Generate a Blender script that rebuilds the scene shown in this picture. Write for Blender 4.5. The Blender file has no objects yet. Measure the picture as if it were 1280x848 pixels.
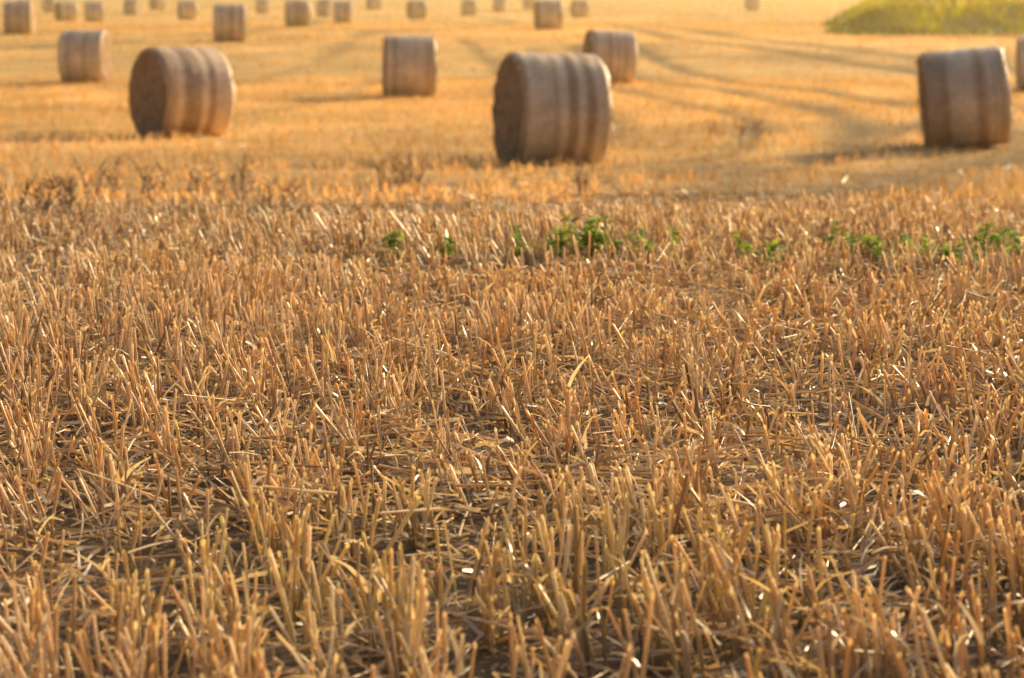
import bpy, math, numpy as np
from mathutils import Vector
rng = np.random.default_rng(7)
scene = bpy.context.scene
D2R = math.radians

# ------------------------------------------------------------------ helpers
def vnoise(x, y, seed=0):
    x = np.asarray(x, float); y = np.asarray(y, float)
    xi = np.floor(x).astype(np.int64); yi = np.floor(y).astype(np.int64)
    fx = x - xi; fy = y - yi
    fx = fx*fx*(3-2*fx); fy = fy*fy*(3-2*fy)
    def h(a, b):
        n = (a*374761393 + b*668265263 + seed*974634777) & 0xffffffff
        n = ((n ^ (n >> 13)) * 1274126177) & 0xffffffff
        return ((n ^ (n >> 16)) & 0xffff) / 65535.0
    return (h(xi, yi)*(1-fx)+h(xi+1, yi)*fx)*(1-fy) + (h(xi, yi+1)*(1-fx)+h(xi+1, yi+1)*fx)*fy

PY = np.array([-400, -60, 0, 7, 9, 11, 14, 18, 22, 28, 34, 42, 51, 58, 68, 80, 94, 105, 150, 200, 300, 450, 800, 1600, 3000.])
PZ = np.array([-6, -.5, 0, 0, -.035, -.10, -.32, -.59, -.79, -1.0, -1.05, -1.16, -1.25, -1.2, -1.0, -.76, -.70, -.63, -.74, -.6, 0, 2, 9, 22, 30.])
_f = np.concatenate([np.linspace(-400, 0, 200, endpoint=False), np.linspace(0, 120, 600, endpoint=False), np.linspace(120, 3000, 600)])
_z = np.interp(_f, PY, PZ)
def _sm(a, b):
    m = (_f > a) & (_f < b); i = np.where(m)[0]
    k = np.ones(9)/9; z = np.convolve(np.pad(_z, 4, mode='edge'), k, 'valid'); _z[i] = z[i]
for _ in range(3): _sm(-300, 2500)
def terr(x, y):
    x = np.asarray(x, float); y = np.asarray(y, float)
    z = np.interp(y, _f, _z)
    z = z + 0.05*(vnoise(x*.45, y*.45, 3)-.5) + 0.10*(vnoise(x*.13+5, y*.13, 4)-.5)*np.clip((y-8)/20, 0, 1)
    z = z + 0.02*(vnoise(x*2.2, y*2.2, 5)-.5)
    return z

# tractor / windrow tracks (world-space polylines)
TR = [
 (np.array([[-9,9.5],[-4,10.8],[-.9,11.8],[.3,13],[1.3,14.8],[2.6,19.5],[4.6,26],[7,31],[12,38]]), .8, 1.0),
 (np.array([[-12,12.5],[-5,14],[-1,15.2],[1.0,18],[2.3,23],[4.0,30],[6.5,38],[12,50]]), .4, .8),
 (np.array([[-14,17],[-6,18],[-1.5,19.5],[1.0,23],[2.6,28]]), .5, .8),
 (np.array([[2.0,80],[2.7,62],[4.6,54],[5.6,46],[5.4,38],[4.2,31],[2.4,25],[-2,20.5],[-10,18]]), .4, 1.0),
 (np.array([[3.8,82],[4.7,62],[6.6,54],[7.6,46],[7.4,38],[6.2,30],[4,24.4]]), .4, 1.0),
 (np.array([[0.6,78],[1.3,60],[3.0,50],[3.9,43],[3.6,36],[2.4,29.5],[0,25],[-4,22]]), .25, .8),
 (np.array([[-2,90],[-.5,66],[1,50],[1.6,40],[1,33],[-1,28],[-5,25],[-14,23]]), .3, .7),
 (np.array([[-4,95],[-3,70],[-3.4,55],[-4.5,44],[-7,38],[-14,34]]), .35, .5),
 (np.array([[-6,100],[-5.4,72],[-6.4,58],[-8.5,48],[-12,43],[-20,40]]), .35, .5),
 (np.array([[5,120],[6,90],[9,72],[11,60],[12,50],[16,40]]), .5, 1),
 (np.array([[7,120],[8.5,90],[11.5,72],[14,60],[16,50]]), .5, 1),
 (np.array([[-12,150],[-10,110],[-14,84],[-22,70],[-40,62]]), .7, .8),
 (np.array([[-2,160],[0,125],[-6,95],[-16,78],[-40,70]]), .7, .8),
]
def track(x, y):
    x = np.asarray(x, float); y = np.asarray(y, float)
    out = np.zeros_like(x)
    wx = x + .25*(vnoise(x*.7, y*.7, 8)-.5); wy = y + .5*(vnoise(x*.5, y*.5, 9)-.5)
    for P, w, s in TR:
        d2 = np.full(x.shape, 1e9)
        Q = []
        for i in range(len(P)-1):
            p0 = P[max(i-1,0)]; p1 = P[i]; p2 = P[i+1]; p3 = P[min(i+2,len(P)-1)]
            for t in (0, .33, .66):
                Q.append(.5*((2*p1)+(-p0+p2)*t+(2*p0-5*p1+4*p2-p3)*t*t+(-p0+3*p1-3*p2+p3)*t**3))
        Q.append(P[-1]); Q = np.array(Q)
        for a, b in zip(Q[:-1], Q[1:]):
            ab = b-a; t = np.clip(((wx-a[0])*ab[0]+(wy-a[1])*ab[1])/(ab@ab), 0, 1)
            dd = (wx-a[0]-t*ab[0])**2+(wy-a[1]-t*ab[1])**2
            d2 = np.minimum(d2, dd)
        out = np.maximum(out, s*np.exp(-d2/(w*w)))
    return out

def mk_mesh(name, V, F, C=None, mats=(), smooth=True, mi=None):
    me = bpy.data.meshes.new(name)
    V = np.ascontiguousarray(V, dtype=np.float32)
    me.vertices.add(len(V)); me.vertices.foreach_set('co', V.ravel())
    nl = sum(f.size for f in F); nf = sum(len(f) for f in F)
    me.loops.add(nl); me.polygons.add(nf)
    me.loops.foreach_set('vertex_index', np.concatenate([f.ravel() for f in F]).astype(np.int32))
    tot = np.concatenate([np.full(len(f), f.shape[1]) for f in F]).astype(np.int32)
    st = np.concatenate([[0], np.cumsum(tot)[:-1]]).astype(np.int32)
    me.polygons.foreach_set('loop_start', st); me.polygons.foreach_set('loop_total', tot)
    for m in mats: me.materials.append(m)
    if mi is not None: me.polygons.foreach_set('material_index', np.asarray(mi, dtype=np.int32))
    me.update(calc_edges=True)
    me.polygons.foreach_set('use_smooth', np.full(nf, smooth))
    if C is not None:
        at = me.color_attributes.new('Col', 'FLOAT_COLOR', 'POINT')
        c4 = np.ones((len(V), 4), np.float32); c4[:, :3] = C
        at.data.foreach_set('color', c4.ravel())
    me.validate()
    return me
def add(name, me):
    o = bpy.data.objects.new(name, me); scene.collection.objects.link(o); return o

class Bag:
    def __init__(s): s.V=[]; s.F=[]; s.C=[]; s.n=0; s.M=[]
    def add(s, V, F, C, m=0):
        s.V.append(V); s.F += [f+s.n for f in F]; s.C.append(C); s.n += len(V); s.M += [np.full(len(f), m) for f in F]
    def mesh(s, name, mats, smooth=True):
        return mk_mesh(name, np.concatenate(s.V), s.F, np.concatenate(s.C), mats, smooth, np.concatenate(s.M))

def nrm(a): return a/np.maximum(np.linalg.norm(a, axis=-1, keepdims=True), 1e-9)
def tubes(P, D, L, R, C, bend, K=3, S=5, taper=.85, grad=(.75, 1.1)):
    N = len(P); D = nrm(D)
    ref = np.where(np.abs(D[:, 2:3]) > .8, np.array([[1., 0, 0]]), np.array([[0, 0, 1.]]))
    a = nrm(np.cross(D, ref)); b = np.cross(D, a)
    t = np.linspace(0, 1, K)
    ph = np.arange(S)/S*2*np.pi
    cen = P[:, None, :] + D[:, None, :]*(L[:, None, None]*t[None, :, None]) + bend[:, None, :]*(t[None, :, None]**2)
    rad = R[:, None]*(1-(1-taper)*t[None, :])
    off = a[:, None, :]*np.cos(ph)[None, :, None] + b[:, None, :]*np.sin(ph)[None, :, None]
    V = cen[:, :, None, :] + off[:, None, :, :]*rad[:, :, None, None]
    V[:, -1, :, :] += D[:, None, :]*(R[:, None]*rng.uniform(-2, 2, (N, 1))*np.cos(ph)[None, :])[:, :, None]
    idx = np.arange(N*K*S).reshape(N, K, S)
    f = np.stack([idx[:, :-1, :], np.roll(idx, -1, 2)[:, :-1, :], np.roll(idx, -1, 2)[:, 1:, :], idx[:, 1:, :]], -1).reshape(-1, 4)
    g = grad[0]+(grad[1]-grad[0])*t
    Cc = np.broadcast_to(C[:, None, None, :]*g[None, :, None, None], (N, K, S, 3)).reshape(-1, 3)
    return V.reshape(-1, 3), [f], Cc
def ribbons(P, D, L, W, C, bend, K=4, side=None, twist=0.0, taper=.3, grad=(.9, 1.05)):
    N = len(P); D = nrm(D)
    if side is None:
        r = rng.normal(size=(N, 3)); side = nrm(np.cross(D, r))
    t = np.linspace(0, 1, K)
    cen = P[:, None, :] + D[:, None, :]*(L[:, None, None]*t[None, :, None]) + bend[:, None, :]*(t[None, :, None]**2)
    up = np.cross(D, side)
    an = rng.uniform(-1, 1, (N, 1))*twist*t[None, :]
    sd = side[:, None, :]*np.cos(an)[..., None] + up[:, None, :]*np.sin(an)[..., None]
    w = W[:, None]*(1-(1-taper)*t[None, :]**1.5)*.5
    V = np.stack([cen-sd*w[..., None], cen+sd*w[..., None]], 2)
    idx = np.arange(N*K*2).reshape(N, K, 2)
    f = np.stack([idx[:, :-1, 0], idx[:, :-1, 1], idx[:, 1:, 1], idx[:, 1:, 0]], -1).reshape(-1, 4)
    g = grad[0]+(grad[1]-grad[0])*t
    Cc = np.broadcast_to(C[:, None, None, :]*g[None, :, None, None], (N, K, 2, 3)).reshape(-1, 3)
    return V.reshape(-1, 3), [f], Cc

# ------------------------------------------------------------------ materials
def new_mat(name):
    m = bpy.data.materials.new(name); m.use_nodes = True
    nt = m.node_tree; nt.nodes.clear()
    return m, nt, nt.nodes.new, nt.links.new
def straw_mat(name, transl=.35, rough=.42, spec=.5, tint=(1.15,.92,.55)):
    m, nt, nn, ln = new_mat(name)
    out = nn('ShaderNodeOutputMaterial'); mix = nn('ShaderNodeMixShader'); mix.inputs[0].default_value = transl
    p = nn('ShaderNodeBsdfPrincipled'); p.inputs['Roughness'].default_value = rough
    p.inputs['Specular IOR Level'].default_value = spec
    tr = nn('ShaderNodeBsdfTranslucent'); at = nn('ShaderNodeAttribute'); at.attribute_name = 'Col'
    tc = nn('ShaderNodeTexCoord'); no = nn('ShaderNodeTexNoise'); no.inputs['Scale'].default_value = 60
    ln(tc.outputs['Object'], no.inputs['Vector'])
    mr = nn('ShaderNodeMapRange'); mr.inputs[3].default_value = .78; mr.inputs[4].default_value = 1.22
    ln(no.outputs[0], mr.inputs[0])
    vm = nn('ShaderNodeVectorMath'); vm.operation = 'SCALE'; ln(at.outputs['Color'], vm.inputs[0]); ln(mr.outputs[0], vm.inputs['Scale'])
    ln(vm.outputs[0], p.inputs['Base Color'])
    v2 = nn('ShaderNodeVectorMath'); v2.operation = 'MULTIPLY'; v2.inputs[1].default_value = tint
    ln(vm.outputs[0], v2.inputs[0]); ln(v2.outputs[0], tr.inputs['Color'])
    ln(p.outputs[0], mix.inputs[1]); ln(tr.outputs[0], mix.inputs[2]); ln(mix.outputs[0], out.inputs[0])
    return m
M_straw = straw_mat('straw', .38, .34, .7, tint=(1.15, .97, .60))
M_tuft = straw_mat('stubble_far', .42, .55, tint=(1.15, .85, .44))
M_leaf = straw_mat('green_leaf', .5, .4, tint=(1.5, 1.6, .5))
M_dry = straw_mat('dry_stem', .3, .6)

def ground_mat():
    m, nt, nn, ln = new_mat('field_soil_and_straw')
    out = nn('ShaderNodeOutputMaterial'); p = nn('ShaderNodeBsdfPrincipled'); p.inputs['Roughness'].default_value = .85
    p.inputs['Specular IOR Level'].default_value = .2
    at = nn('ShaderNodeAttribute'); at.attribute_name = 'Col'
    ge = nn('ShaderNodeNewGeometry')
    n1 = nn('ShaderNodeTexNoise'); n1.inputs['Scale'].default_value = 25; n1.inputs['Detail'].default_value = 8
    n2 = nn('ShaderNodeTexNoise'); n2.inputs['Scale'].default_value = 1.3; n2.inputs['Detail'].default_value = 9; n2.inputs['Roughness'].default_value = .7
    ln(ge.outputs['Position'], n1.inputs['Vector']); ln(ge.outputs['Position'], n2.inputs['Vector'])
    a = nn('ShaderNodeMath'); a.operation = 'MULTIPLY'; ln(n1.outputs[0], a.inputs[0]); ln(n2.outputs[0], a.inputs[1])
    mr = nn('ShaderNodeMapRange'); mr.inputs[1].default_value = .1; mr.inputs[2].default_value = .4; mr.inputs[3].default_value = .55; mr.inputs[4].default_value = 1.35
    ln(a.outputs[0], mr.inputs[0])
    vm = nn('ShaderNodeVectorMath'); vm.operation = 'SCALE'; ln(at.outputs['Color'], vm.inputs[0]); ln(mr.outputs[0], vm.inputs['Scale'])
    ln(vm.outputs[0], p.inputs['Base Color'])
    b = nn('ShaderNodeBump'); b.inputs['Strength'].default_value = .8; b.inputs['Distance'].default_value = .03
    ln(n1.outputs[0], b.inputs['Height']); ln(b.outputs[0], p.inputs['Normal'])
    ln(p.outputs[0], out.inputs[0]); return m

def bale_side_mat():
    m, nt, nn, ln = new_mat('net_wrapped_straw')
    out = nn('ShaderNodeOutputMaterial'); p = nn('ShaderNodeBsdfPrincipled'); p.inputs['Roughness'].default_value = .45
    p.inputs['Specular IOR Level'].default_value = .5
    tc = nn('ShaderNodeTexCoord'); oi = nn('ShaderNodeObjectInfo')
    sx = nn('ShaderNodeSeparateXYZ'); ln(tc.outputs['Object'], sx.inputs[0])
    wn = nn('ShaderNodeTexNoise'); wn.inputs['Scale'].default_value = 2.5; ln(tc.outputs['Object'], wn.inputs['Vector'])
    wa = nn('ShaderNodeMath'); wa.operation = 'MULTIPLY_ADD'; wa.inputs[1].default_value = .06; ln(wn.outputs[0], wa.inputs[0]); ln(sx.outputs[0], wa.inputs[2])
    cx = nn('ShaderNodeCombineXYZ'); ln(wa.outputs[0], cx.inputs[0])
    rm = nn('ShaderNodeMath'); rm.operation = 'MULTIPLY'; rm.inputs[1].default_value = 37; ln(oi.outputs['Random'], rm.inputs[0]); ln(rm.outputs[0], cx.inputs[1])
    nb = nn('ShaderNodeTexNoise'); nb.inputs['Scale'].default_value = 6; nb.inputs['Detail'].default_value = 2.5; ln(cx.outputs[0], nb.inputs['Vector'])
    rb = nn('ShaderNodeValToRGB'); rb.color_ramp.elements[0].position = .40; rb.color_ramp.elements[0].color = (.56, .36, .20, 1)
    rb.color_ramp.elements[1].position = .52; rb.color_ramp.elements[1].color = (.92, .66, .42, 1)
    ln(nb.outputs[0], rb.inputs[0])
    mp = nn('ShaderNodeMapping'); mp.inputs['Scale'].default_value = (60, 20, 20); ln(tc.outputs['Object'], mp.inputs[0])
    nf = nn('ShaderNodeTexNoise'); nf.inputs['Scale'].default_value = 1; nf.inputs['Detail'].default_value = 6; nf.inputs['Roughness'].default_value = .7; ln(mp.outputs[0], nf.inputs['Vector'])
    mr = nn('ShaderNodeMapRange'); mr.inputs[1].default_value = .25; mr.inputs[2].default_value = .75; mr.inputs[3].default_value = .6; mr.inputs[4].default_value = 1.3; ln(nf.outputs[0], mr.inputs[0])
    n3 = nn('ShaderNodeTexNoise'); n3.inputs['Scale'].default_value = 3; n3.inputs['Detail'].default_value = 4; ln(tc.outputs['Object'], n3.inputs['Vector'])
    m3 = nn('ShaderNodeMapRange'); m3.inputs[1].default_value = .3; m3.inputs[2].default_value = .7; m3.inputs[3].default_value = .8; m3.inputs[4].default_value = 1.15; ln(n3.outputs[0], m3.inputs[0])
    mm = nn('ShaderNodeMath'); mm.operation = 'MULTIPLY'; ln(mr.outputs[0], mm.inputs[0]); ln(m3.outputs[0], mm.inputs[1])
    vm = nn('ShaderNodeVectorMath'); vm.operation = 'SCALE'; ln(rb.outputs[0], vm.inputs[0]); ln(mm.outputs[0], vm.inputs['Scale'])
    ln(vm.outputs[0], p.inputs['Base Color'])
    b = nn('ShaderNodeBump'); b.inputs['Strength'].default_value = .6; b.inputs['Distance'].default_value = .015
    ln(nf.outputs[0], b.inputs['Height']); ln(b.outputs[0], p.inputs['Normal'])
    ln(p.outputs[0], out.inputs[0]); return m
def bale_end_mat():
    m, nt, nn, ln = new_mat('rolled_straw_end')
    out = nn('ShaderNodeOutputMaterial'); p = nn('ShaderNodeBsdfPrincipled'); p.inputs['Roughness'].default_value = .8
    tc = nn('ShaderNodeTexCoord'); sx = nn('ShaderNodeSeparateXYZ'); ln(tc.outputs['Object'], sx.inputs[0])
    cx = nn('ShaderNodeCombineXYZ'); ln(sx.outputs[1], cx.inputs[0])
    sz = nn('ShaderNodeMath'); sz.operation = 'SUBTRACT'; sz.inputs[1].default_value = .57; ln(sx.outputs[2], sz.inputs[0]); ln(sz.outputs[0], cx.inputs[1])
    wv = nn('ShaderNodeTexWave'); wv.wave_type = 'RINGS'; wv.rings_direction = 'Z'; wv.inputs['Scale'].default_value = 4; wv.inputs['Distortion'].default_value = 7
    wv.inputs['Detail'].default_value = 4; wv.inputs['Detail Scale'].default_value = 3; ln(cx.outputs[0], wv.inputs['Vector'])
    no = nn('ShaderNodeTexNoise'); no.inputs['Scale'].default_value = 35; no.inputs['Detail'].default_value = 6; ln(tc.outputs['Object'], no.inputs['Vector'])
    mx = nn('ShaderNodeMath'); mx.operation = 'MULTIPLY_ADD'; mx.inputs[1].default_value = .14; ln(wv.outputs['Fac'], mx.inputs[0]); ln(no.outputs[0], mx.inputs[2])
    r = nn('ShaderNodeValToRGB'); r.color_ramp.elements[0].position = .3; r.color_ramp.elements[0].color = (.28, .16, .08, 1)
    r.color_ramp.elements[1].position = .85; r.color_ramp.elements[1].color = (.60, .38, .19, 1)
    ln(mx.outputs[0], r.inputs[0]); ln(r.outputs[0], p.inputs['Base Color'])
    b = nn('ShaderNodeBump'); b.inputs['Distance'].default_value = .03; ln(mx.outputs[0], b.inputs['Height']); ln(b.outputs[0], p.inputs['Normal'])
    ln(p.outputs[0], out.inputs[0]); return m
M_ground = ground_mat(); M_side = bale_side_mat(); M_end = bale_end_mat()

# ------------------------------------------------------------------ ground
ys = [-400, -200, -100, -50, -25, -12, -6, -3, 0]
y = 0.0
while y < 3000:
    y += max(.08, .008*y) if y < 120 else .03*y
    ys.append(y)
ys = np.array(ys)
xs = np.concatenate([-np.geomspace(1800, 14, 50), np.linspace(-13.8, 13.8, 231), np.geomspace(14, 1800, 50)])
X, Y = np.meshgrid(xs, ys)
Z = terr(X, Y)
tk = track(X.ravel(), Y.ravel()).reshape(X.shape)*(Y < 170)
def zonecol(x, y):
    """patchy straw tone over the field"""
    v = (.78+.44*vnoise(x*.25, y*.25, 12))*(.88+.24*vnoise(x*.06, y*.09, 13))*(.82+.36*vnoise(x*.9, y*.6, 14))
    return v
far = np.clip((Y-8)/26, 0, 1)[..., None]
near_c = np.array([.16, .108, .062]); far_c = np.array([.82, .51, .18])  # far_c: far straw tone with the hazy orange glow painted into it
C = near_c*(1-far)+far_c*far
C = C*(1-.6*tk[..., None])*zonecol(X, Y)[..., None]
Z = Z - .04*tk*(Y < 120)
n0, n1 = X.shape
idx = np.arange(n0*n1).reshape(n0, n1)
F = np.stack([idx[:-1, :-1], idx[:-1, 1:], idx[1:, 1:], idx[1:, :-1]], -1).reshape(-1, 4)
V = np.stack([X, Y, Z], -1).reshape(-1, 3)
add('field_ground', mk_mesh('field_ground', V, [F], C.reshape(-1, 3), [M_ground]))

# ------------------------------------------------------------------ stubble
PAL = np.array([[.84,.66,.40],[.94,.80,.57],[.74,.53,.29],[.78,.56,.30],[.46,.31,.17],[.88,.78,.60]])
def pick(n, x=None, y=None):
    c = PAL[rng.choice(len(PAL), n, p=[.26,.22,.15,.13,.09,.15])]*rng.uniform(.8, 1.06, (n, 1))
    if x is not None:
        g = np.clip(1.1-np.hypot((x+.05)/.8, (y-3.6)/.6), 0, .5)*rng.uniform(0, 1, n)
        g = np.maximum(g, (rng.random(n) < .02)*.6)
        c = c*(1-g[:, None])+np.array([.66,.62,.22])*g[:, None]
    return c
def rowfield(y0, y1, sp, cl, k, ang=.22, marg=.8, jit=.02):
    hw = .215*y1+marg
    ca, sa = math.cos(ang), math.sin(ang)
    R = math.hypot(hw, y1)+1
    u = np.arange(-R, R, sp)
    nv = int(2*R/cl)
    U = np.repeat(u, nv) + rng.normal(0, .010, len(u)*nv)
    W = rng.uniform(-R, R, len(U))
    x = U*ca - W*sa + .25*np.sin(W*.3); y = U*sa + W*ca
    m = (y > y0) & (y < y1) & (np.abs(x) < .215*y+marg)
    x = x[m]; y = y[m]
    dens = .5+.5*vnoise(x*3, y*3, 21)*1.6
    dens = dens*(1-.7*track(x, y))
    kk = rng.poisson(k*np.clip(dens, .1, 1.5))
    x = np.repeat(x, kk); y = np.repeat(y, kk)
    return x+rng.normal(0, jit, len(x)), y+rng.normal(0, jit, len(x))
bag = Bag()
def stalks(x, y, hmean, r0, leanstd, bendk=.02):
    n = len(x); tk = track(x, y)
    h = hmean*np.clip(rng.normal(1, .2, n), .35, 1.5)*(.8+.4*vnoise(x*1.4, y*1.4, 31))*(1-.65*tk)
    la = rng.uniform(0, 2*np.pi, n); lm = np.abs(rng.normal(0, leanstd, n)) + (rng.random(n) < .08)*rng.uniform(.3, 1.0, n)
    fa = vnoise(x*1.1, y*1.1, 33)*6.28
    D = np.stack([np.sin(lm)*np.cos(la)+.10*np.cos(fa)-.02, np.sin(lm)*np.sin(la)+.10*np.sin(fa), np.cos(lm)], -1)
    bend = np.stack([rng.normal(0, bendk, n), rng.normal(0, bendk, n), np.zeros(n)], -1)
    P = np.stack([x, y, terr(x, y)-.01], -1)
    return P, D, h, r0*rng.uniform(.55, 1.3, n), pick(n, x, y)*(1-.45*tk)[:, None], bend
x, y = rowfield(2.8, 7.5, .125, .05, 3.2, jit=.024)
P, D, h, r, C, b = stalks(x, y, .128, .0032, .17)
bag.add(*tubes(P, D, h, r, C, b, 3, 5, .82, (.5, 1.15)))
i = rng.choice(len(P), int(len(P)*.6), replace=False)
t0 = rng.uniform(.1, .8, len(i))
Pl = P[i]+nrm(D[i])*(h[i]*t0)[:, None]
an = rng.uniform(0, 6.28, len(i))
Dl = nrm(D[i]*rng.uniform(.4, 1.6, (len(i), 1))+np.stack([np.cos(an), np.sin(an), np.zeros(len(i))], -1)*.5)
bl = np.stack([np.cos(an)*.02, np.sin(an)*.02, -rng.uniform(0, .06, len(i))], -1)
bag.add(*ribbons(Pl, Dl, rng.uniform(.03, .09, len(i)), rng.uniform(.005, .009, len(i)), pick(len(i))*1.05, bl, 4, twist=2.0))
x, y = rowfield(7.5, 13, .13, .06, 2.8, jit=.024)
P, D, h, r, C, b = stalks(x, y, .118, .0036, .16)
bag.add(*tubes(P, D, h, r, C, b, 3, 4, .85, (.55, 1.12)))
i = rng.choice(len(P), int(len(P)*.5), replace=False)
an = rng.uniform(0, 6.28, len(i))
bag.add(*ribbons(P[i]+nrm(D[i])*(h[i]*.6)[:, None], D[i]+np.stack([np.cos(an), np.sin(an), np.zeros(len(i))], -1)*.7, rng.uniform(.03, .07, len(i)), rng.uniform(.006, .010, len(i)), pick(len(i))*(1-.4*track(x[i], y[i]))[:, None], np.stack([0*an, 0*an, -rng.uniform(0, .05, len(i))], -1), 3))
# mid
x, y = rowfield(13, 34, .15, .13, 1.7, jit=.025)
k = rng.random(len(x)) < np.clip(1.35-(y/40), .45, 1); x = x[k]; y = y[k]
P, D, h, r, C, b = stalks(x, y, .12, .005, .2)
C = C*np.array([1.0, .90, .76])*(1-.3*track(x, y))[:, None]*zonecol(x, y)[:, None]
bag.add(*ribbons(P, D, h, r*2.2, C, b, 2, taper=.8, grad=(.8, 1.05)), 1)
def tufts(y0, y1, n, w, hh):
    y = y0+(y1-y0)*rng.random(n)**.62; x = rng.uniform(-1, 1, n)*(.225*y+4)
    m = (rng.random(n) > .75*track(x, y)); x = x[m]; y = y[m]; n = len(x); tk = track(x, y)
    h = hh*rng.uniform(.5, 1.3, n)*(1-.5*tk)
    an = rng.uniform(0, np.pi, n); side = np.stack([np.cos(an), np.sin(an), 0*an], -1)
    C = pick(n)*np.array([1.0, .86, .60])*(1-.5*tk)[:, None]*zonecol(x, y)[:, None]  # straw colour pushed to orange, painting in the far-field glow
    D = np.stack([rng.normal(0, .25, n), rng.normal(0, .25, n), np.ones(n)], -1)
    return ribbons(np.stack([x, y, terr(x, y)-.015], -1), D, h, w*rng.uniform(.5, 1.4, n), C, np.zeros((n, 3)), 2, side=side, taper=.35)
bag.add(*tufts(30, 60, 50000, .016, .12), 1)
bag.add(*tufts(60, 130, 50000, .035, .12), 1)
bag.add(*tufts(130, 300, 40000, .09, .14), 1)
add('wheat_stubble', bag.mesh('wheat_stubble', [M_straw, M_tuft]))

# loose straw lying in the stubble
bag = Bag()
def lying(y0, y1, n, r0, lmin, lmax, zmax, marg=.8):
    y = y0+(y1-y0)*rng.random(n)**.7; x = rng.uniform(-1, 1, n)*(.215*y+marg)
    keep = rng.random(n) < .35+.9*vnoise(x*2.3, y*2.3, 41); x = x[keep]; y = y[keep]; n = len(x)
    L = rng.uniform(lmin, lmax, n); a = rng.uniform(0, 6.28, n); el = rng.normal(0, .2, n)
    D = np.stack([np.cos(a)*np.cos(el), np.sin(a)*np.cos(el), np.sin(el)], -1)
    P = np.stack([x, y, terr(x, y)+.006+zmax*rng.random(n)**1.6], -1)
    b = rng.normal(0, .015, (n, 3))*np.array([1, 1, .6])
    return P, D, L, r0*rng.uniform(.5, 1.2, n), pick(n)*(1-.4*track(x, y))[:, None], b
P, D, L, r, C, b = lying(2.8, 8, 8000, .0026, .05, .18, .085); bag.add(*tubes(P, D, L, r, C, b, 3, 4, .8, (1, 1)))
P, D, L, r, C, b = lying(8, 16, 6000, .0033, .06, .2, .06); bag.add(*tubes(P, D, L, r, C, b, 3, 3, .8, (1, 1)))
P, D, L, r, C, b = lying(16, 34, 5000, .005, .1, .25, .05); bag.add(*ribbons(P, D, L, r*1.8, C*.9, b, 2))
P, D, L, r, C, b = lying(2.8, 8, 22000, .0032, .015, .08, .06); bag.add(*ribbons(P, D, L, r*2.2, C*.88, b, 3, twist=1.5, taper=.6))
P, D, L, r, C, b = lying(8, 14, 12000, .0045, .02, .09, .04); bag.add(*ribbons(P, D, L, r*2.4, C*.88, b, 2, taper=.6))
add('loose_straw', bag.mesh('loose_straw', [M_straw]))

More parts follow.
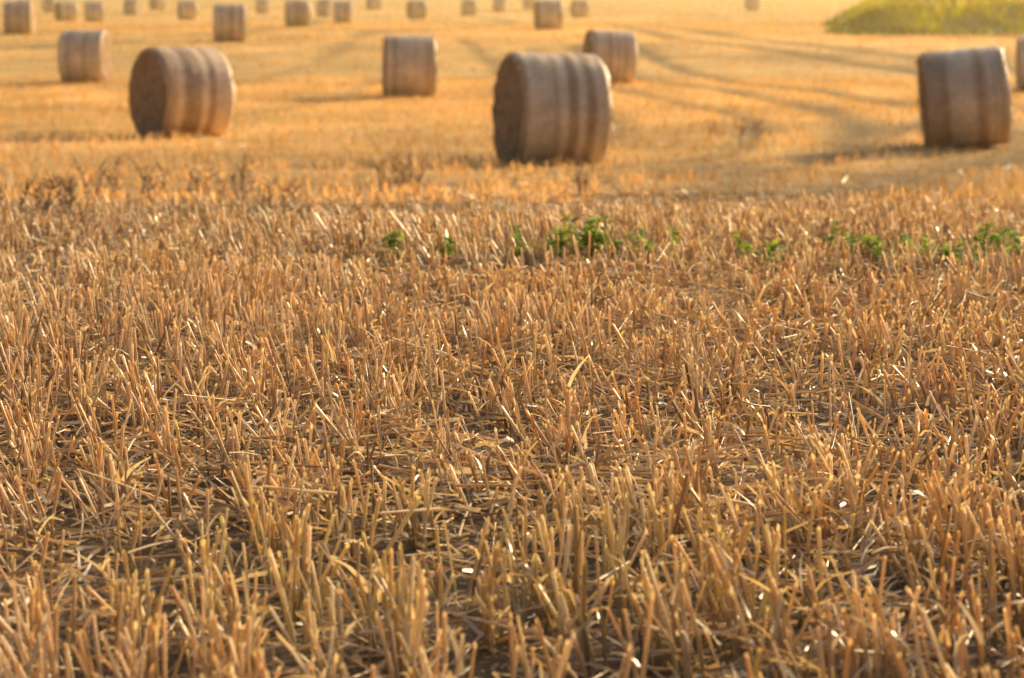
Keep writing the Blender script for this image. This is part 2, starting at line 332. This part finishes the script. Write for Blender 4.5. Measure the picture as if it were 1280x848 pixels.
# ------------------------------------------------------------------ bales
def make_bale(name, seed, strands=500, NS=72):
    r = np.random.default_rng(seed)
    R = .635; Lh = .49
    prof = []
    for q in np.linspace(0.0, .9, 9): prof.append((-Lh-.015*(1-q), q*R, 1))
    for a in np.linspace(0, math.pi/2, 5): prof.append((-Lh+.05-.05*math.cos(a), R-.05+.05*math.sin(a), 1 if a < .5 else 0))
    nx = 26
    for q in np.linspace(-Lh+.07, Lh-.07, nx): prof.append((q, R, 0))
    for a in np.linspace(math.pi/2, 0, 5): prof.append((Lh-.05+.05*math.cos(a), R-.05+.05*math.sin(a), 1 if a < .5 else 0))
    for q in np.linspace(.9, 0, 9): prof.append((Lh+.015*(1-q), q*R, 1))
    prof = np.array(prof); K = len(prof)
    th = np.arange(NS)/NS*2*np.pi
    PX = np.repeat(prof[:, 0][:, None], NS, 1); PR = np.repeat(prof[:, 1][:, None], NS, 1); TH = np.repeat(th[None], K, 0)
    ph = r.uniform(0, 10)
    bands = .002*np.sin(PX*15+ph)+.0015*np.sin(PX*37+ph*2)-.012*(PX/Lh)**4
    body = (prof[:, 2] == 0)[:, None]
    lump = .02*(vnoise(PX*2.2+seed*7, np.sin(TH)*2.5+20, seed)+vnoise(PX*2.2+seed*3, np.cos(TH)*2.5+40, seed+1)-1)
    PR2 = PR*(1+.012*np.sin(2*TH+ph)) + np.where(body, bands+lump, (lump-.012)*PR/R)
    PR2[0] = 0; PR2[-1] = 0
    endn = (prof[:, 2] == 1)[:, None]
    PX2 = PX + np.where(endn, .035*(vnoise(PR*9*np.cos(TH)+9, PR*9*np.sin(TH)+9, seed+5)-.5)*np.clip(PR/R*3, 0, 1)+.010*np.sin(PR*60+TH), 0)
    Yc = PR2*np.cos(TH); Zc = PR2*np.sin(TH)
    Zc = np.where(Zc < -.54, -.54+(Zc+.54)*.35, Zc)
    Yc = Yc*(1+.03*np.clip(-Zc/.6, 0, 1))
    V = np.stack([PX2, Yc, Zc], -1).reshape(-1, 3); V[:, 2] += .57
    idx = np.arange(K*NS).reshape(K, NS); nx_ = np.roll(idx, -1, 1)
    F = np.stack([idx[:-1], nx_[:-1], nx_[1:], idx[1:]], -1)
    mi = np.repeat(((prof[:-1, 2]+prof[1:, 2]) > 1)[:, None], NS, 1).astype(int)
    bag = Bag()
    bag.V = [V]; bag.F = [F.reshape(-1, 4)]; bag.M = [mi.ravel()]; bag.C = [np.full((len(V), 3), .5)]; bag.n = len(V)
    if strands:
        n = strands; th = r.uniform(0, 6.28, n)
        rimq = r.random(n) < .6
        x = np.where(rimq, np.sign(r.uniform(-1, 1, n))*(Lh-r.uniform(0, .06, n)), r.uniform(-Lh, Lh, n))
        P = np.stack([x, (R-.02)*np.cos(th), (R-.02)*np.sin(th)+.57], -1)
        rad = np.stack([0*th, np.cos(th), np.sin(th)], -1); tan = np.stack([0*th, -np.sin(th), np.cos(th)], -1)
        D = rad*r.uniform(.15, .6, (n, 1))+tan*r.normal(0, 1, (n, 1))+np.array([1, 0, 0])*r.normal(0, .5, (n, 1))
        C = PAL[r.choice(len(PAL), n)]
        k = P[:, 2] > .1
        bag.add(*tubes(P[k], D[k], r.uniform(.03, .11, k.sum()), r.uniform(.0015, .003, k.sum()), C[k], r.normal(0, .015, (k.sum(), 3)), 3, 3), 2)
        n = strands; q = R*np.sqrt(r.random(n))*.95; th = r.uniform(0, 6.28, n); sg = np.sign(r.uniform(-1, 1, n))
        P = np.stack([sg*Lh, q*np.cos(th), q*np.sin(th)*.95+.57], -1)
        D = np.stack([sg*r.uniform(.1, .6, n), -np.sin(th)+r.normal(0, .5, n), np.cos(th)+r.normal(0, .5, n)], -1)
        bag.add(*tubes(P, D, r.uniform(.05, .15, n), r.uniform(.002, .004, n), PAL[r.choice(len(PAL), n)]*.7, r.normal(0, .015, (n, 3)), 3, 3), 2)
    return bag.mesh(name, [M_side, M_end, M_straw])
bm = [make_bale('bale_mesh', s, 450) for s in (1, 2, 3, 4)]
bmf = [make_bale('bale_mesh_far', s, 0, 40) for s in (11, 12, 13)]
BALES = [ # x, y, yaw, tilt, scale
 (.43, 28.0, 15, 2, 1.08), (-4.75, 34.8, 32, 1.5, 1.08), (5.88, 31.2, -6, -6, 1.06), (11.75, 54.0, -10, -2, 1.0),
 (-2.16, 51.0, 5, 1, 1.07), (-10.15, 58.0, -5, 0, 1.06), (2.25, 57.0, 8, 3, 1.08), (-9.6, 83, 6, 1, 1.08),
 (-19.0, 94, 3, 0, 1.08), (1.53, 103, 8, 0, 1.08), (-10.1, 115, 12, 0, 1.08), (-8.8, 128, -8, 0, 1), (-5.86, 150, 20, 0, 1),
 (-3.0, 170, 5, 0, 1), (-.9, 190, -12, 0, 1), (4.3, 155, 10, 0, 1), (19.7, 200, 10, 0, 1), (-25.6, 140, 30, 0, 1), (-23.3, 136, 10, 0, 1),
 (-26.4, 170, -15, 0, 1), (-19.3, 145, 20, 0, 1), (-18.4, 180, 5, 0, 1), (-11.3, 200, 25, 0, 1), (-12.2, 160, -20, 0, 1), (-33, 165, 15, 0, 1),
 (-36, 190, 0, 0, 1), (-29, 200, 40, 0, 1), (1.5, 215, 10, 0, 1)]
for k, (bx, by, yaw, tilt, s) in enumerate(BALES):
    o = add('hay_bale', bm[k % 4] if by < 90 else bmf[k % 3])
    o.location = (bx, by, float(terr(bx, by))-.03)
    o.rotation_euler = (0, D2R(tilt), D2R(yaw)); o.scale = (s, s, s)

# ------------------------------------------------------------------ weeds
def leaf_shape(P, D, up, L, W, C):
    D = nrm(D); S = nrm(np.cross(D, up)); U = np.cross(S, D)
    ts = np.array([0, .25, .5, .75, 1.0]); ws = np.array([.05, .8, 1.0, .65, .03])
    cen = P[:, None]+D[:, None]*(L[:, None, None]*ts[None, :, None]) - U[:, None]*(L[:, None, None]*.35*(ts**2)[None, :, None])
    l = cen - S[:, None]*(W[:, None, None]*.5*ws[None, :, None])+U[:, None]*(W[:, None, None]*.18*ws[None, :, None])
    r = cen + S[:, None]*(W[:, None, None]*.5*ws[None, :, None])+U[:, None]*(W[:, None, None]*.18*ws[None, :, None])
    V = np.stack([l, cen, r], 2); n = len(P); idx = np.arange(n*15).reshape(n, 5, 3)
    f = np.stack([idx[:, :-1, :-1], idx[:, :-1, 1:], idx[:, 1:, 1:], idx[:, 1:, :-1]], -1).reshape(-1, 4)
    return V.reshape(-1, 3), [f], np.repeat(C, 15, 0)
def weed(name, x0, y0, wid, hgt, nst, seed):
    r = np.random.default_rng(seed); bag = Bag()
    hgt = hgt*.9
    sx = r.normal(0, wid*.7, nst); sy = r.normal(0, wid*.4, nst)
    h = hgt*r.uniform(.7, 1.12, nst)
    D = nrm(np.stack([r.normal(0, .4, nst), r.normal(0, .3, nst), np.ones(nst)], -1))
    gz = terr(x0+sx, y0+sy)-float(terr(x0, y0))
    P = np.stack([sx, sy, gz-.01], -1)
    bag.add(*tubes(P, D, h, np.full(nst, .0022), np.tile([[.16,.22,.06]], (nst, 1)), np.zeros((nst, 3)), 3, 4))
    nl = 16
    for j in range(nst):
        t = r.uniform(.5, 1.0, nl); a = r.uniform(0, 6.28, nl)
        LP = P[j]+D[j]*(h[j]*t)[:, None]
        LD = np.stack([np.cos(a), np.sin(a), r.uniform(-.1, .9, nl)], -1)
        g = r.uniform(.5, 1.3, (nl, 1))
        bag.add(*leaf_shape(LP, LD, np.array([[0, 0, 1.]])+0*LD, r.uniform(.028, .05, nl), r.uniform(.016, .030, nl), np.array([[.30,.40,.06]])*g))
    o = add(name, bag.mesh(name, [M_leaf])); o.location = (x0, y0, float(terr(x0, y0)))
for a in [(.13, 8.5, .07, .19, 5, 1), (.27, 8.6, .10, .22, 8, 2), (.37, 8.6, .08, .20, 5, 22), (.50, 8.5, .06, .185, 4, 3), (.80, 8.4, .03, .17, 3, 4), (.92, 8.35, .04, .165, 3, 5),
          (1.27, 8.45, .09, .21, 7, 6), (1.38, 8.4, .08, .20, 5, 26), (1.56, 8.35, .07, .18, 5, 7), (1.73, 8.5, .08, .21, 6, 8), (-.43, 8.5, .03, .15, 2, 9), (-.23, 8.5, .04, .15, 2, 10), (0.0,8.5,.03,.15,2,11),(1.95,8.5,.12,.2,8,12)]:
    weed('green_weed', *a)
def dryweed(x0, y0, wid, hgt, nst, seed):
    r = np.random.default_rng(seed); bag = Bag()
    sx = r.normal(0, wid*.5, nst); sy = r.normal(0, wid*.5, nst)
    P = np.stack([sx, sy, terr(x0+sx, y0+sy)-float(terr(x0, y0))-.01], -1)
    D = nrm(np.stack([r.normal(0, .2, nst), r.normal(0, .2, nst), np.ones(nst)], -1)); h = hgt*r.uniform(.6, 1.1, nst)
    col = np.array([[.36,.24,.15]])
    bag.add(*tubes(P, D, h, np.full(nst, .004), np.repeat(col, nst, 0), r.normal(0, .02, (nst, 3)), 3, 4, .4))
    for j in range(nst):
        n = 9; t = r.uniform(.35, 1, n); a = r.uniform(0, 6.28, n)
        LP = P[j]+D[j]*(h[j]*t)[:, None]; LD = np.stack([np.cos(a), np.sin(a), r.uniform(.4, 1.5, n)], -1)
        bag.add(*tubes(LP, LD, hgt*r.uniform(.12, .35, n), np.full(n, .003), np.repeat(col, n, 0), np.zeros((n, 3)), 2, 3))
        bag.add(*leaf_shape(LP, LD, np.array([[0, 0, 1.]])+0*LD, r.uniform(.02, .05, n), r.uniform(.01, .02, n), np.repeat(col*1.2, n, 0)))
    o = add('dry_weed', bag.mesh('dry_weed', [M_dry])); o.location = (x0, y0, float(terr(x0, y0)))
for a in [(-2.45, 11.7, .2, .24, 8, 21), (-2.25, 11.9, .15, .2, 5, 27), (-.80, 17.5, .15, .34, 12, 22), (-1.7, 15, .2, .32, 7, 23), (-2.1, 14, .3, .28, 7, 24), (-1.2, 12.6, .3, .22, 5, 25),
          (3.1, 32.5, .3, .35, 9, 26), (-2.6, 15, .3, .3, 6, 28), (.5, 16.5, .3, .26, 4, 29)]:
    dryweed(*a)

# ------------------------------------------------------------------ green bank
def bank_h(x, y):
    x0 = 11.9+(y-95)*.15+1.6*(vnoise(x*0+3, y*.3, 64)-.5)
    ex = np.clip((x-x0)/6.5, 0, 1); ex = ex*(2-ex)
    ey = np.clip((y-(91-.12*(x-12.6)))/13, 0, 1); ey = ey*ey*(3-2*ey)
    return (1.9*ex*ey+.8*(vnoise(x*.4, y*.4, 61)-.5)*ex*ey)
gx = np.linspace(11, 120, 200); gy = np.linspace(70, 190, 200)
X, Y = np.meshgrid(gx, gy); H = bank_h(X, Y)
edge = np.clip((190-Y)/20, 0, 1); Z = terr(X, Y)-.12+H*edge
idx = np.arange(200*200).reshape(200, 200); F = np.stack([idx[:-1, :-1], idx[:-1, 1:], idx[1:, 1:], idx[1:, :-1]], -1).reshape(-1, 4)
bag = Bag()
bag.add(np.stack([X, Y, Z], -1).reshape(-1, 3), [F], np.tile([[.24, .22, .04]], (200*200, 1)))
n = 120000
x = 11.6+rng.random(n)**1.3*60; y = 72+rng.random(n)*70; hb = bank_h(x, y); k = (hb > .10); x = x[k]; y = y[k]; hb = hb[k]; n = len(x)
cl = np.clip(1.1*vnoise(x*.5, y*.5, 63)+.9*np.clip((hb-.6)/1.2, 0, 1)-.5, 0, 1)  # random patches, plus sunlit yellow painted in towards the top of the bank
C = np.array([[.11,.13,.025]])*(1-cl[:, None])+np.array([[.85,.66,.07]])*cl[:, None]; C = C*rng.uniform(.6, 1.2, (n, 1))
an = rng.uniform(0, np.pi, n)
bag.add(*ribbons(np.stack([x, y, terr(x, y)-.14+hb], -1), np.stack([rng.normal(0, .3, n), rng.normal(0, .3, n), np.ones(n)], -1), rng.uniform(.15, .5, n)*(.6+.8*cl), rng.uniform(.03, .08, n), C, rng.normal(0, .06, (n, 3)), 3, side=np.stack([np.cos(an), np.sin(an), 0*an], -1), taper=.2))
add('grassy_bank', bag.mesh('grassy_bank', [M_leaf]))

# ------------------------------------------------------------------ evening haze hanging over the far field
me = bpy.data.meshes.new('evening_haze')
hx, y0, y1, z0, z1 = 350, 36, 520, -9, 14
vs = [(sx*hx, yy, zz) for zz in (z0, z1) for yy in (y0, y1) for sx in (-1, 1)]
me.from_pydata(vs, [], [(0,2,3,1),(4,5,7,6),(0,1,5,4),(2,6,7,3),(0,4,6,2),(1,3,7,5)]); me.update()
m, nt, nn, ln = new_mat('evening_haze')
out = nn('ShaderNodeOutputMaterial'); vs_ = nn('ShaderNodeVolumeScatter')
vs_.inputs['Color'].default_value = (1, .66, .28, 1); vs_.inputs['Density'].default_value = .0025; vs_.inputs['Anisotropy'].default_value = .6
ln(vs_.outputs[0], out.inputs['Volume']); me.materials.append(m)
add('evening_haze', me)

# ------------------------------------------------------------------ light, sky, camera
EL = 20.0; AZ = 44.0
w = bpy.data.worlds.new('World'); scene.world = w; w.use_nodes = True
nt = w.node_tree; bg = nt.nodes['Background']; sky = nt.nodes.new('ShaderNodeTexSky'); sky.sky_type = 'NISHITA'
sky.sun_disc = False; sky.sun_elevation = D2R(EL); sky.sun_rotation = D2R(AZ); sky.dust_density = 7; sky.air_density = 1.0
nt.links.new(sky.outputs[0], bg.inputs[0]); bg.inputs[1].default_value = .145
sl = bpy.data.lights.new('sun', 'SUN'); sl.energy = 5; sl.angle = D2R(.5); sl.color = (1, .75, .41)
so = bpy.data.objects.new('sun', sl); scene.collection.objects.link(so)
d = Vector((math.sin(D2R(AZ))*math.cos(D2R(EL)), math.cos(D2R(AZ))*math.cos(D2R(EL)), math.sin(D2R(EL))))
so.rotation_euler = d.to_track_quat('Z', 'Y').to_euler(); so.location = d*50
cd = bpy.data.cameras.new('camera'); cam = bpy.data.objects.new('camera', cd); scene.collection.objects.link(cam)
cam.location = (0, 0, .95); cam.rotation_euler = (D2R(90-8.17), 0, 0)
cd.lens = 85; cd.sensor_width = 36; cd.clip_end = 6000; cd.clip_start = .05
cd.dof.use_dof = True; cd.dof.focus_distance = 5.1; cd.dof.aperture_fstop = 6.0
scene.camera = cam
scene.view_settings.view_transform = 'Standard'; scene.view_settings.look = 'None'; scene.view_settings.exposure = 0
